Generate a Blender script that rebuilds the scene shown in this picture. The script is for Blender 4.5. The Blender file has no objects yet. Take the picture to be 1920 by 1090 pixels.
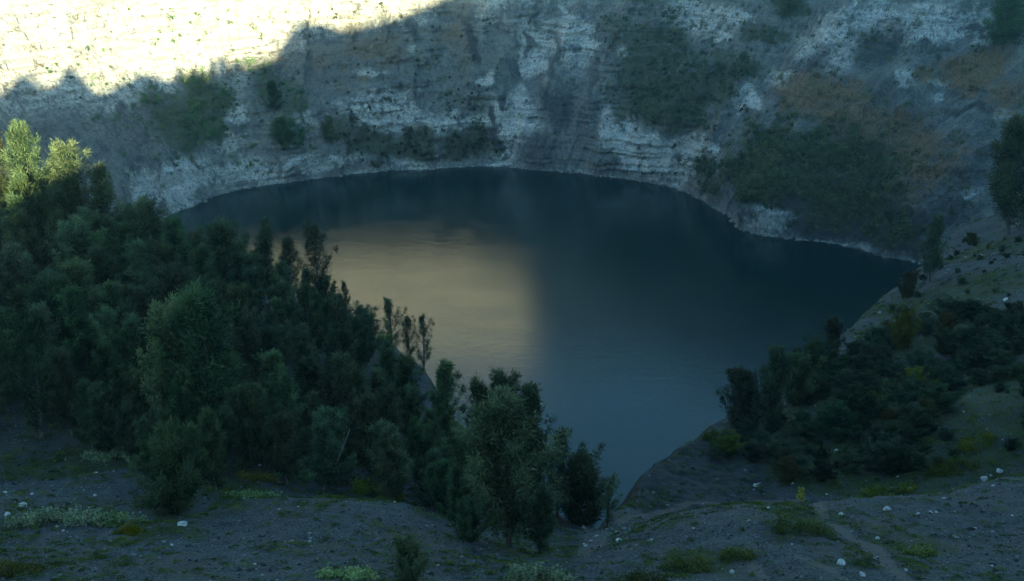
import bpy, math, random
import numpy as np
from mathutils import Vector, Matrix

# ------------------------------------------------------------------ camera, sky, sun
scene = bpy.context.scene
COL = scene.collection
PITCH = math.radians(22.0)
CAM_Z = 150.0
cam_data = bpy.data.cameras.new('camera')
cam_data.sensor_width = 36.0
cam_data.lens = 36.0 * 2059.0 / 1920.0
cam_data.clip_start = 0.5
cam_data.clip_end = 6000
cam = bpy.data.objects.new('camera', cam_data)
COL.objects.link(cam)
cam.location = (0, 0, CAM_Z)
cam.rotation_euler = (math.radians(90) - PITCH, 0, 0)
scene.camera = cam

SUN_EL = math.radians(8.5)
SUN_AZ = math.radians(169.5)          # clockwise from +Y: behind the camera, a little to its right
SUN_DIR = np.array([math.sin(SUN_AZ) * math.cos(SUN_EL), math.cos(SUN_AZ) * math.cos(SUN_EL), math.sin(SUN_EL)])
world = bpy.data.worlds.new('World')
scene.world = world
world.use_nodes = True
wn = world.node_tree
bg = wn.nodes['Background']
sky = wn.nodes.new('ShaderNodeTexSky')
sky.sky_type = 'NISHITA'
sky.sun_disc = False
sky.sun_elevation = SUN_EL
sky.sun_rotation = SUN_AZ
sky.altitude = 1500
sky.air_density = 1.0
sky.dust_density = 0.3
sky.ozone_density = 2.0
tint = wn.nodes.new('ShaderNodeMix')
tint.data_type = 'RGBA'
tint.blend_type = 'MULTIPLY'
tint.inputs[0].default_value = 1.0
tint.inputs[7].default_value = (0.75, 1.05, 0.97, 1)
wn.links.new(sky.outputs[0], tint.inputs[6])
wn.links.new(tint.outputs[2], bg.inputs[0])
bg.inputs[1].default_value = 0.09
sun_data = bpy.data.lights.new('sun', 'SUN')
sun_data.energy = 5.0
sun_data.angle = math.radians(0.53)
sun_data.color = (1.0, 0.88, 0.48)
sun = bpy.data.objects.new('sun', sun_data)
COL.objects.link(sun)
sun.rotation_euler = Vector(SUN_DIR).to_track_quat('Z', 'Y').to_euler()
sun.location = (0, -60, 300)
vs = scene.view_settings
vs.view_transform = 'Standard'
vs.look = 'None'
vs.gamma = 1.0
vs.use_curve_mapping = False
vs.exposure = 2.65
scene.cycles.use_denoising = True
scene.cycles.max_bounces = 6
scene.cycles.diffuse_bounces = 3
scene.cycles.glossy_bounces = 2
scene.cycles.transmission_bounces = 3
scene.cycles.volume_bounces = 0
scene.cycles.sample_clamp_indirect = 4.0

# ------------------------------------------------------------------ noise and terrain functions
def _hash(ix, iy, iz, seed):
    h = (ix.astype(np.int64) * 374761393 + iy.astype(np.int64) * 668265263 + iz.astype(np.int64) * 2147483647 + seed * 1274126177) & 0xFFFFFFFF
    h = ((h ^ (h >> 13)) * 1274126177) & 0xFFFFFFFF
    h = ((h ^ (h >> 16)) * 2246822519) & 0xFFFFFFFF
    return ((h ^ (h >> 15)) & 0xFFFFFF) / float(0xFFFFFF) * 2 - 1

def noise3(x, y, z, seed=0):
    x, y, z = np.broadcast_arrays(np.asarray(x, float), np.asarray(y, float), np.asarray(z, float))
    ix, iy, iz = np.floor(x), np.floor(y), np.floor(z)
    fx, fy, fz = x - ix, y - iy, z - iz
    fx = fx * fx * fx * (fx * (fx * 6 - 15) + 10)
    fy = fy * fy * fy * (fy * (fy * 6 - 15) + 10)
    fz = fz * fz * fz * (fz * (fz * 6 - 15) + 10)
    r = 0
    for dx in (0, 1):
        for dy in (0, 1):
            for dz in (0, 1):
                w = (fx if dx else 1 - fx) * (fy if dy else 1 - fy) * (fz if dz else 1 - fz)
                r = r + w * _hash(ix + dx, iy + dy, iz + dz, seed)
    return r

def fbm(x, y, z=0.0, octaves=4, seed=0, gain=0.5, ridged=False):
    s, a, n = 0, 1.0, 0.0
    for o in range(octaves):
        v = noise3(x * 2 ** o + 13.7 * o, y * 2 ** o - 7.1 * o, np.asarray(z) * 2 ** o + 3.3 * o, seed + o)
        if ridged:
            v = 1 - 2 * np.abs(v)
        s = s + a * v
        n += a
        a *= gain
    return s / n

def sstep(a, b, x):
    t = np.clip((x - a) / (b - a), 0, 1)
    return t * t * (3 - 2 * t)

# ---- the lake shore, seen from above, and the crater wall that rises from it
LAKE_C = np.array([20.0, 350.0])
SHORE = np.array([(-168, 410), (-159, 440), (-147, 466), (-138, 488), (-122, 503), (-94, 519), (-69, 529), (-43, 535), (-16, 539),
                  (11, 534), (37, 526), (62, 515), (76, 503), (88, 482), (93, 466), (96.4, 449), (97.5, 438), (106.5, 432), (122, 426),
                  (131, 427), (138, 417), (146, 408), (156, 403), (185, 380), (205, 345), (208, 300), (188, 255), (140, 215),
                  (60, 195), (-30, 205), (-100, 240), (-150, 300), (-170, 370)], float)
_d = SHORE - LAKE_C
_ang = np.degrees(np.arctan2(_d[:, 1], _d[:, 0]))
_rad = np.hypot(_d[:, 0], _d[:, 1])
_o = np.argsort(_ang)
_ang, _rad = _ang[_o], _rad[_o]
_ang3 = np.concatenate([_ang - 360, _ang, _ang + 360])
_rad3 = np.concatenate([_rad, _rad, _rad])

def shore_r(a):                       # a in degrees round the lake centre
    s = 0
    for k in (-1.2, 0, 1.2):
        s = s + np.interp(a + k, _ang3, _rad3)
    return s / 3

A_KEY = [-40, 0, 22, 40, 52, 62, 80, 100, 120, 140, 160, 200, 230]
COT_LO = [0.9, 0.9, 0.95, 0.95, 0.85, 0.75, 0.8, 0.85, 0.85, 0.85, 0.85, 0.8, 0.8]
COT_HI = [0.9, 0.9, 1.0, 1.1, 1.1, 1.0, 1.0, 1.0, 1.0, 0.95, 0.9, 0.8, 0.8]
RIM = [140, 145, 150, 160, 170, 180, 188, 212, 236, 225, 180, 100, 100]

def wall_point(a, h, detail=True):
    """point of the crater wall at angle a (degrees) and height h above the water"""
    a, h = np.broadcast_arrays(np.asarray(a, float), np.asarray(h, float))
    R = shore_r(a)
    lo, hi = np.interp(a, A_KEY, COT_LO), np.interp(a, A_KEY, COT_HI)
    hp = np.maximum(h, 0)
    off = lo * np.minimum(hp, 30) + hi * np.maximum(hp - 30, 0)
    # the pale rock headland by the water: a short cliff, then a shelf
    hb = np.exp(-((a - 45.5) / 5.0) ** 4)
    off = off * (1 - hb * (1 - sstep(13, 30, hp)) * 0.75)
    off = off + np.minimum(h, 0) * 0.3
    s = np.radians(a) * 180.0
    if detail:
        big = fbm(s / 55, h / 130, 1.5, 3, 11)
        butt = fbm(s / 17 + 0.35 * h / 17, h / 55, 4.0, 4, 23, ridged=True)
        fine = fbm(s / 4.5, h / 7.0, 2.0, 4, 37)
        strata = noise3(s / 60, (h + 1.5 * noise3(s / 25, h / 12, 0, 5)) / 1.9, 7.0, 41) + 0.6 * noise3(s / 40, h / 0.9, 9.0, 43)
        sm = np.interp(a, [40, 60, 75, 125, 145], [0.2, 0.4, 1.0, 1.0, 0.4])
        amp = sstep(-2, 8, hp) * 0.75 + 0.25
        # bedding ledges: short risers and benches of uneven height
        hw = h + 5.5 * fbm(s / 34, h / 17, 3.0, 4, 45) + 0.05 * s
        cell = 4.6
        fr = hw / cell - np.floor(hw / cell)
        bench = sstep(0.62, 0.98, fr) - fr
        hw2 = hw / 1.9
        fr2 = hw2 - np.floor(hw2)
        bench2 = sstep(0.6, 0.98, fr2) - fr2
        led = np.clip(0.42 + 1.7 * fbm(s / 21, h / 14, 5.0, 3, 47), 0.0, 1.0)
        off = off + sstep(1, 6, hp) * led * np.interp(a, [10, 40, 65, 80, 122, 138, 170], [0.5, 0.55, 0.8, 1.0, 1.0, 0.4, 0.4]) * (3.2 * bench + 0.7 * bench2)
        lf = np.interp(a, [122, 138], [1.0, 0.4])
        flute = fbm(s / 6.5 + 0.2 * h / 6.5, h / 45, 6.0, 3, 29, ridged=True)
        off = off + amp * (9.0 * big - lf * (7.5 * butt + 2.6 * flute) + 1.9 * fine + 0.95 * sm * strata)
        # gullies on the right hand slope
        rg = np.interp(a, [0, 25, 55, 70], [1, 1, 0.8, 0])
        off = off + rg * amp * (6.0 * fbm(s / 30 - h / 60, h / 60, 8.0, 4, 51) - 2.5 * fbm(s / 10, h / 14, 3.0, 4, 57, ridged=True))
    r = R + off
    ar = np.radians(a)
    return LAKE_C[0] + r * np.cos(ar), LAKE_C[1] + r * np.sin(ar), h * 1.0

# ---- the near slopes: heights measured at these places (x, y, z)
CTRL = np.array([
    (-30, 54, 109.6), (-15, 54, 109.6), (0, 54, 109.6), (15, 54, 109.6), (30, 54, 109.6), (-40, 54, 109.6), (39, 54, 109.6), (-38, 70, 103.9), (-27, 66, 105.2), (-19, 76, 101.2), (-9, 75, 101.3), (-12, 65, 105.4), (-4, 67, 104.0), (1, 62, 105.7), (6, 68, 101.5), (-48, 90, 97.1), (-42, 90, 97.1), (-31, 82, 99.7), (-52, 112, 94.6), (-39, 108, 96.6), (-28, 112, 94.6), (-19, 112, 91.9), (-14, 95, 93.6), (-7, 82, 95.9), (-31, 92, 96.0), (-22, 95, 93.6), (-68, 135, 94.3), (-53, 133, 95.1), (-39, 132, 92.5), (-31, 132, 91.0), (-22, 132, 88.7), (-75, 152, 96.6), (-60, 152, 94.9), (-91, 145, 95.1), (-63, 95, 97.2), (-52, 72, 103.0), (11, 67, 104.0), (23, 76, 100.7), (16, 74, 101.2), (33, 78, 100.1), (44, 84, 98.5), (26, 66, 104.7), (34, 67, 104.0), (59, 84, 98.0), (15, 92, 88.4), (28, 92, 87.8), (39, 92, 88.4), (52, 97, 88.3), (20, 106, 84.3), (34, 112, 84.2), (45, 110, 86.8), (57, 110, 90.2), (47, 134, 82.1), (61, 134, 85.4), (68, 134, 90.1), (67, 160, 82.2), (81, 170, 85.6), (84, 128, 94.3), (74, 100, 95.7), (111, 160, 91.2), (0, 12, 123.5), (-60, 12, 123.5), (60, 12, 124.0), (0, -15, 126.0), (-60, -15, 126.0), (60, -15, 127.0), (0, -50, 128.0), (-90, -50, 127.0), (110, -50, 129.0), (0, 34, 119.0), (-60, 34, 119.0), (60, 34, 119.0), (120, 34, 121.0), (-120, 34, 120.0),
], float)
BRINK = np.array([
    (-250, 300, 63.8), (-149, 235, 80.0), (-83, 170, 97.1), (-67, 165, 93.8), (-53, 162, 89.5), (-41, 160, 85.4), (-29, 155, 85.6), (-24, 150, 85.5), (-16, 138, 85.9), (-11, 124, 88.3), (-7, 110, 88.9), (-1, 98, 90.6), (5, 87, 92.4), (8, 84, 93.2), (11, 93, 89.0), (15, 106, 85.7), (21, 117, 82.8), (28, 126, 80.8), (40, 141, 79.0), (50, 156, 78.0), (59, 170, 76.5), (83, 205, 73.5), (99, 228, 73.0), (106, 222, 78.6), (136, 235, 77.5), (206, 250, 76.8),
], float)                              # where the slopes break off towards the lake, left to right

def _tps_fit(P, smooth=0.0):
    n = len(P)
    d = np.hypot(P[:, None, 0] - P[None, :, 0], P[:, None, 1] - P[None, :, 1]) + 1e-9
    K = d * d * np.log(d) + smooth * np.eye(n)
    Q = np.c_[np.ones(n), P[:, :2]]
    A = np.zeros((n + 3, n + 3))
    A[:n, :n] = K; A[:n, n:] = Q; A[n:, :n] = Q.T
    return np.linalg.solve(A, np.r_[P[:, 2], 0, 0, 0])

def inside(x, y, poly):
    c = np.zeros(np.shape(x), bool)
    n = len(poly)
    for i in range(n):
        (x0, y0), (x1, y1) = poly[i], poly[(i + 1) % n]
        if y0 == y1:
            continue
        c ^= ((y0 > y) != (y1 > y)) & (x < (x1 - x0) * (y - y0) / (y1 - y0) + x0)
    return c

_W = None
def brink_d(x, y):
    """signed distance past the brink line (positive on the lake side)"""
    best = np.full(x.shape, 1e9)
    B = np.vstack([[BRINK[0, 0] - 300, BRINK[0, 1] + 100], BRINK[:, :2], [BRINK[-1, 0] + 300, BRINK[-1, 1]]])
    for a, b in zip(B[:-1], B[1:]):
        ab = b - a
        t = np.clip(((x - a[0]) * ab[0] + (y - a[1]) * ab[1]) / (ab @ ab), 0, 1)
        best = np.minimum(best, np.hypot(x - a[0] - t * ab[0], y - a[1] - t * ab[1]))
    L = np.vstack([B, [[B[-1, 0], -900], [B[0, 0], -900]]])
    return np.where(inside(x, y, L), -best, best)

def ground_base(x, y):
    global _W
    P = np.vstack([CTRL, BRINK])
    if _W is None:
        _W = _tps_fit(P, 2.0)
    z = _W[len(P)] + _W[len(P) + 1] * x + _W[len(P) + 2] * y
    for i in range(len(P)):
        r2 = (x - P[i, 0]) ** 2 + (y - P[i, 1]) ** 2 + 1e-9
        z = z + _W[i] * r2 * np.log(r2) * 0.5
    return z

def ground(x, y, detail=True):
    x, y = np.broadcast_arrays(np.asarray(x, float), np.asarray(y, float))
    z = ground_base(x, y)
    d = brink_d(x, y)
    if detail:
        d = d + 0.6 + 1.0 * fbm(x / 7, y / 7, 1.0, 3, 61)
    z = z - np.where(d > 0, np.minimum(d, 2) ** 2 / 4 * 2.6 + 2.6 * np.clip(d - 2, 0, 22) + 1.0 * np.maximum(d - 24, 0), 0)
    if detail:
        z = z + 0.9 * fbm(x / 14, y / 14, 2.0, 3, 71) + 0.42 * fbm(x / 2.6, y / 2.6, 5.0, 4, 73, 0.6)
        # rills and broken rock on the faces below the brink
        z = z + sstep(0.5, 8, d) * (3.0 * fbm(x / 9, y / 9, z / 25, 4, 79, ridged=True))
    return z
TREES = [
    (-69.1, 152.2, 17.4, 'broad', 'sunlit yellow-green tree, the largest crown catching the sun at the left edge'),
    (-74.6, 153.2, 16.1, 'open', 'half sunlit tree at the left edge beside the large sunlit crown'),
    (-62.9, 150.5, 16.0, 'full', 'tree with only its tip in sunlight, right of the large sunlit crown'),
    (-58.7, 152.0, 14.1, 'full', 'pale grey-green tree standing against the far cliff, right of the sunlit treetops'),
    (-66.0, 140.8, 13.3, 'bushy', 'rounded tree in shadow just below the large sunlit crown'),
    (-47.5, 136.0, 14.0, 'full', 'tall pointed tree whose tip touches the left end of the shoreline'),
    (-42.3, 129.8, 14.2, 'narrow', 'slim brownish tree beside the left end of the lake'),
    (-37.7, 133.2, 13.4, 'broad', 'pale round-topped tree on the spur in front of the dark water'),
    (-33.8, 141.8, 13.5, 'narrow', 'slender two-tiered tree on the spur before the golden reflection'),
    (-32.2, 147.8, 10.4, 'narrow', 'thin small tree between two taller ones before the golden reflection'),
    (-28.4, 149.5, 13.1, 'open', 'dark open-branched tree leaning over the left edge of the golden reflection'),
    (-27.7, 150.8, 5.4, 'bushy', 'low rounded bushy tree at the foot of the dark open-branched tree'),
    (-24.8, 151.2, 5.1, 'open', 'tiny lone tree on the crest of the bare spur'),
    (-16.3, 136.0, 8.0, 'open', 'slender see-through tree, tallest of three in a row on the bare edge'),
    (-13.4, 129.8, 6.6, 'open', 'middle tree of three in a row on the bare edge above the lake'),
    (-11.1, 124.2, 7.9, 'sparse', 'sparse thin tree, lowest of three in a row on the bare edge'),
    (-6.9, 102.2, 10.0, 'full', 'dense dark tree with ragged top at the end of the bare edge'),
    (-2.8, 89.8, 12.6, 'open', 'open-crowned tree standing behind the big central tree on its left'),
    (-0.4, 68.8, 12.4, 'broad', 'big broad tree in the centre foreground in front of the lake'),
    (2.0, 88.5, 12.8, 'full', 'tree rising behind the right shoulder of the big central tree'),
    (-0.8, 90.5, 13.1, 'full', 'narrow-topped tree peeping over the big central tree'),
    (4.2, 86.8, 9.6, 'open', 'open tree between the big central tree and the dark dense one'),
    (6.1, 86.2, 8.3, 'bushy', 'dark dense round tree right of the big central tree'),
    (8.7, 84.2, 5.8, 'sparse', 'small thin tree in the gully beside the rock outcrop'),
    (7.2, 85.0, 4.2, 'sparse', 'small leaning tree in the gully among white stones'),
    (-30.4, 89.2, 15.9, 'broad', 'tall forest tree with a pale rounded crown above the others'),
    (-27.1, 87.8, 17.7, 'full', 'blue-green forest tree just behind the tall pale rounded crown'),
    (-45.7, 93.8, 12.7, 'open', 'forest tree with bare lower trunk at the edge of the left scree'),
    (-25.2, 70.2, 7.7, 'bushy', 'low dark bushy tree at the front edge of the forest'),
    (-6.0, 53.5, 3.3, 'bushy', 'small bushy tree at the bottom edge on the scree'),
    (-3.1, 66.2, 3.5, 'bushy', 'small bush at the left foot of the big central tree'),
    (2.0, 68.0, 5.9, 'full', 'young tree at the right foot of the big central tree'),
    (46.4, 144.8, 8.4, 'full', 'small upright tree on the right spur against the black water'),
    (32.4, 122.2, 10.7, 'broad', 'wide-crowned tree on the slope below the black water, nearest the lake'),
    (29.2, 123.2, 8.3, 'bushy', 'low rounded tree on the lake side of the wide-crowned tree'),
    (37.5, 129.2, 7.8, 'bushy', 'rounded tree just uphill of the wide-crowned tree above the lake'),
    (42.3, 138.0, 6.6, 'bushy', 'small round tree below the small upright tree on the right spur'),
    (73.5, 179.5, 12.1, 'full', 'pale blue-green pointed tree at the top of the right scree edge'),
    (67.6, 174.0, 5.3, 'bushy', 'yellow-green bush on the scree edge below the pale pointed tree'),
    (97.1, 204.5, 23.2, 'broad', 'large dark green tree at the right edge above the scree'),
    (61.9, 143.2, 4.5, 'bushy', 'yellow-green rounded bush in the middle of the right scree'),
    (57.3, 146.8, 6.4, 'bushy', 'grey-green bush on the right scree beside the yellow-green one'),
    (66.0, 133.0, 3.8, 'bushy', 'bush at the right edge of the scree above the thicket'),
    (45.7, 120.0, 4.2, 'full', 'small pointed tree in the thicket on the right slope'),
]
FOREST = [(-91, 150), (-76, 153), (-62, 151), (-49, 150), (-37, 144), (-27, 143), (-19, 129), (-13, 116), (-8, 110), (-3, 97), (-1, 85), (-4, 70), (-8, 84), (-12, 82), (-19, 83), (-22, 82), (-23, 75), (-28, 74), (-34, 84), (-43, 93), (-60, 92)]
THICKET = [(24, 114), (29, 123), (40, 136), (51, 150), (62, 160), (68, 152), (70, 138), (60, 104), (54, 105), (46, 105), (36, 106), (27, 107)]
UPPER_SCREE = [(54, 154), (66, 175), (77, 190), (92, 214), (101, 202), (73, 133), (68, 152), (62, 160)]
STONES = [(-37.4, 71.5, 1.06), (-37.3, 69.0, 0.63), (-41.4, 77.0, 0.44), (-38.3, 75.2, 0.38), (-33.0, 74.5, 0.38), (-36.8, 84.0, 0.42), (-23.1, 65.2, 0.75), (-16.6, 77.5, 0.44), (-13.7, 62.5, 0.32), (-22.2, 60.2, 0.31), (27.3, 106.0, 0.78), (27.8, 106.8, 0.36), (26.9, 105.0, 0.30), (31.4, 106.0, 0.36), (38.3, 108.0, 0.48), (37.7, 111.5, 0.68), (38.3, 108.8, 0.36), (50.5, 101.5, 0.97), (52.4, 102.2, 0.92), (51.4, 101.8, 0.46), (39.3, 77.2, 0.31), (25.3, 72.0, 0.49), (29.6, 74.0, 0.76), (31.5, 72.5, 0.33), (32.6, 72.8, 0.33), (33.0, 72.8, 0.37), (26.0, 65.8, 0.42), (32.0, 66.8, 0.54), (20.8, 58.0, 0.74), (21.5, 56.0, 0.52), (13.8, 57.2, 0.37), (10.7, 55.8, 0.29), (7.9, 56.2, 0.46), (8.1, 81.8, 0.75), (8.1, 69.8, 0.56), (6.9, 75.8, 0.35), (7.6, 72.2, 0.37), (7.9, 73.8, 0.30), (5.7, 71.0, 0.37), (6.3, 73.5, 0.34), (6.7, 70.2, 0.32), (5.7, 73.0, 0.25), (6.0, 86.2, 0.79), (74.3, 152.5, 1.12), (86.9, 191.0, 0.89), (78.9, 185.5, 0.48), (42.7, 101.2, 0.80), (62.0, 122.8, 0.40), (34.5, 103.2, 0.35), (42.5, 104.5, 0.35), (-9.4, 75.0, 0.26), (-11.3, 72.5, 0.21), (-6.3, 68.5, 0.27), (-24.4, 92.0, 0.41), (-16.1, 70.5, 0.24), (-15.8, 56.2, 0.23), (-31.2, 64.5, 0.26), (-8.3, 65.5, 0.23), (-4.7, 58.2, 0.27), (-6.0, 59.5, 0.24), (19.8, 72.2, 0.37), (24.7, 100.2, 0.40), (35.0, 76.2, 0.30), (37.8, 70.5, 0.28), (34.3, 68.8, 0.24), (18.8, 62.0, 0.21), (24.6, 57.0, 0.27), (30.5, 58.2, 0.27), (12.8, 65.5, 0.23)]
PALE_SHRUBS = [
    (-31.6, 66.5, 9.72, 2.52, 'wide pale green leafy mat on the left scree'),
    (-36.8, 88.5, 6.42, 2.72, 'pale green leafy shrub along the forest edge'),
    (-20.6, 75.5, 4.07, 1.11, 'narrow strip of pale leafy plants at the crest of the scree'),
    (1.5, 56.2, 4.93, 1.97, 'bright pale green leafy shrub at the foot of the big central tree'),
    (-9.6, 53.5, 3.45, 0.82, 'pale green leafy plants cut by the bottom edge'),
    (-19.8, 86.8, 3.91, 2.93, 'blue-green leafy shrub under the forest edge'),
    (-28.2, 66.5, 3.05, 1.52, 'pale green clump at the right end of the wide leafy mat'),
]
LOW_BUSHES = [
    (20.0, 64.5, 4.82, 2.23, 'mossy green mound-shaped bush beside the path'),
    (11.6, 58.5, 2.72, 1.36, 'yellow-green mossy bush at the bottom edge right of the gully'),
    (8.0, 54.8, 2.89, 1.60, 'dark low bush at the bottom edge beside the bright leafy shrub'),
    (14.7, 59.8, 2.43, 0.90, 'low moss cushion above the bottom edge right of centre'),
    (27.1, 61.5, 2.14, 0.86, 'low moss cushion right of the path'),
    (48.4, 104.0, 5.25, 2.10, 'yellow-green low bush below the dark thicket'),
    (51.7, 107.0, 4.75, 2.02, 'bright green low bush at the foot of the right scree'),
    (25.1, 119.5, 3.31, 1.59, 'yellow-green tuft on the lip of the rock outcrop'),
    (-12.5, 85.0, 5.29, 2.89, 'dark green bush at the foot of the forest crest'),
    (-29.4, 54.5, 3.83, 1.28, 'low green cushion in the bottom left corner'),
    (-26.3, 63.8, 1.84, 0.66, 'small olive cushion below the pale leafy mat'),
    (40.3, 101.5, 6.32, 1.26, 'green moss bank on the crest line'),
    (-22.5, 83.2, 3.75, 1.41, 'green herbs at the front edge of the forest'),
]
PATH = [([(31.3, 102.0), (23.2, 69.2), (23.7, 65.5), (24.7, 62.8), (24.1, 58.8), (23.9, 56.0), (24.1, 53.2)], 0.50), ([(10.1, 88.0), (18.5, 98.5), (25.3, 101.2), (31.3, 102.0)], 0.50), ([(18.3, 59.5), (19.7, 57.2), (20.3, 54.2)], 0.35), ([(15.3, 59.8), (15.4, 56.2), (15.4, 53.5)], 0.40), ([(7.4, 83.8), (6.8, 73.5), (5.8, 69.0)], 0.90)]
GREEN = [(-44, 87, 2.9, 0.80), (-39, 88, 5.4, 0.90), (-24, 78, 4.4, 0.90), (-13, 75, 4.3, 0.80), (16, 96, 4.9, 0.50), (22, 71, 3.6, 0.80), (40, 102, 5.2, 0.80), (49, 104, 7.0, 0.80), (36, 120, 9.9, 0.70), (50, 125, 13.6, 0.70), (57, 118, 9.6, 0.70), (63, 170, 5.4, 0.50), (59, 148, 9.5, 0.60), (-25, 65, 4.5, 0.35), (2, 70, 4.1, 0.80), (28, 64, 3.7, 0.40), (53, 105, 5.8, 0.80), (24, 118, 3.9, 0.60), (72, 164, 10.3, 0.90), (90, 196, 9.1, 0.90), (58, 158, 5.0, 0.90), (37, 110, 8.6, 0.80), (49, 112, 9.9, 0.90), (12, 60, 2.8, 0.50), (-39, 108, 14.6, 0.90), (-20, 103, 11.4, 0.90), (-58, 127, 13.4, 0.90)]

# ------------------------------------------------------------------ mesh, material and naming helpers
def mesh_np(name, V, Fq, smooth=True, mat=None):
    V = np.asarray(V, np.float32); Fq = np.asarray(Fq, np.int32)
    me = bpy.data.meshes.new(name)
    n, k = Fq.shape
    me.vertices.add(len(V)); me.vertices.foreach_set('co', V.ravel())
    me.loops.add(n * k); me.loops.foreach_set('vertex_index', Fq.ravel())
    me.polygons.add(n)
    me.polygons.foreach_set('loop_start', np.arange(0, n * k, k, dtype=np.int32))
    if smooth:
        me.polygons.foreach_set('use_smooth', np.ones(n, bool))
    me.update(calc_edges=True)
    if mat:
        me.materials.append(mat)
    return me

def grid_faces(nr, nc):
    i = np.arange(nr * nc).reshape(nr, nc)
    return np.stack([i[:-1, :-1], i[:-1, 1:], i[1:, 1:], i[1:, :-1]], -1).reshape(-1, 4)

def obj(name, me, parent=None, loc=None):
    o = bpy.data.objects.new(name, me)
    COL.objects.link(o)
    if parent:
        o.parent = parent
    if loc is not None:
        o.location = loc
    return o

def tag(o, label=None, cat=None, group=None, kind=None):
    for k, v in (('label', label), ('category', cat), ('group', group), ('kind', kind)):
        if v:
            o[k] = v
    return o

def attr(me, name, vals):
    at = me.attributes.new(name, 'FLOAT', 'POINT')
    at.data.foreach_set('value', np.asarray(vals, np.float32).ravel())

class Nodes:
    def __init__(self, name):
        self.m = bpy.data.materials.new(name)
        self.m.use_nodes = True
        self.t = self.m.node_tree
        self.b = self.t.nodes['Principled BSDF']
        self.out = self.t.nodes['Material Output']
    def n(self, kind, **kw):
        nd = self.t.nodes.new('ShaderNode' + kind)
        for k, v in kw.items():
            setattr(nd, k, v)
        return nd
    def put(self, sock, v):
        if hasattr(v, 'links') or isinstance(v, bpy.types.NodeSocket):
            self.t.links.new(v, sock)
        else:
            sock.default_value = v
    def noise(self, scale, detail=4, rough=0.55, vec=None, dist=0.0):
        nd = self.n('TexNoise')
        nd.inputs['Scale'].default_value = scale
        nd.inputs['Detail'].default_value = detail
        nd.inputs['Roughness'].default_value = rough
        nd.inputs['Distortion'].default_value = dist
        if vec is not None:
            self.t.links.new(vec, nd.inputs['Vector'])
        return nd.outputs['Fac']
    def coords(self, scale=(1, 1, 1)):
        tc = self.n('TexCoord')
        mp = self.n('Mapping')
        mp.inputs['Scale'].default_value = scale
        self.t.links.new(tc.outputs['Object'], mp.inputs['Vector'])
        return mp.outputs[0]
    def ramp(self, fac, a, b):
        nd = self.n('MapRange', clamp=True)
        nd.interpolation_type = 'SMOOTHSTEP'
        self.t.links.new(fac, nd.inputs['Value'])
        nd.inputs['From Min'].default_value = a
        nd.inputs['From Max'].default_value = b
        return nd.outputs['Result']
    def mix(self, fac, a, b, mode='MIX'):
        nd = self.n('Mix', data_type='RGBA', blend_type=mode)
        self.put(nd.inputs[0], fac)
        self.put(nd.inputs[6], a if not isinstance(a, tuple) else (*a, 1))
        self.put(nd.inputs[7], b if not isinstance(b, tuple) else (*b, 1))
        return nd.outputs[2]
    def math(self, op, a, b=0.0, c=0.0):
        nd = self.n('Math', operation=op)
        self.put(nd.inputs[0], a); self.put(nd.inputs[1], b); self.put(nd.inputs[2], c)
        return nd.outputs[0]
    def attr(self, name):
        return self.n('Attribute', attribute_name=name).outputs['Fac']
    def bump(self, h, dist, strength=1.0):
        nd = self.n('Bump')
        nd.inputs['Distance'].default_value = dist
        nd.inputs['Strength'].default_value = strength
        self.t.links.new(h, nd.inputs['Height'])
        self.t.links.new(nd.outputs[0], self.b.inputs['Normal'])
    def done(self, color, rough=0.95, spec=0.2):
        self.put(self.b.inputs['Base Color'], color if not isinstance(color, tuple) else (*color, 1))
        self.put(self.b.inputs['Roughness'], rough)
        self.b.inputs['Specular IOR Level'].default_value = spec
        return self.m

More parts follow.
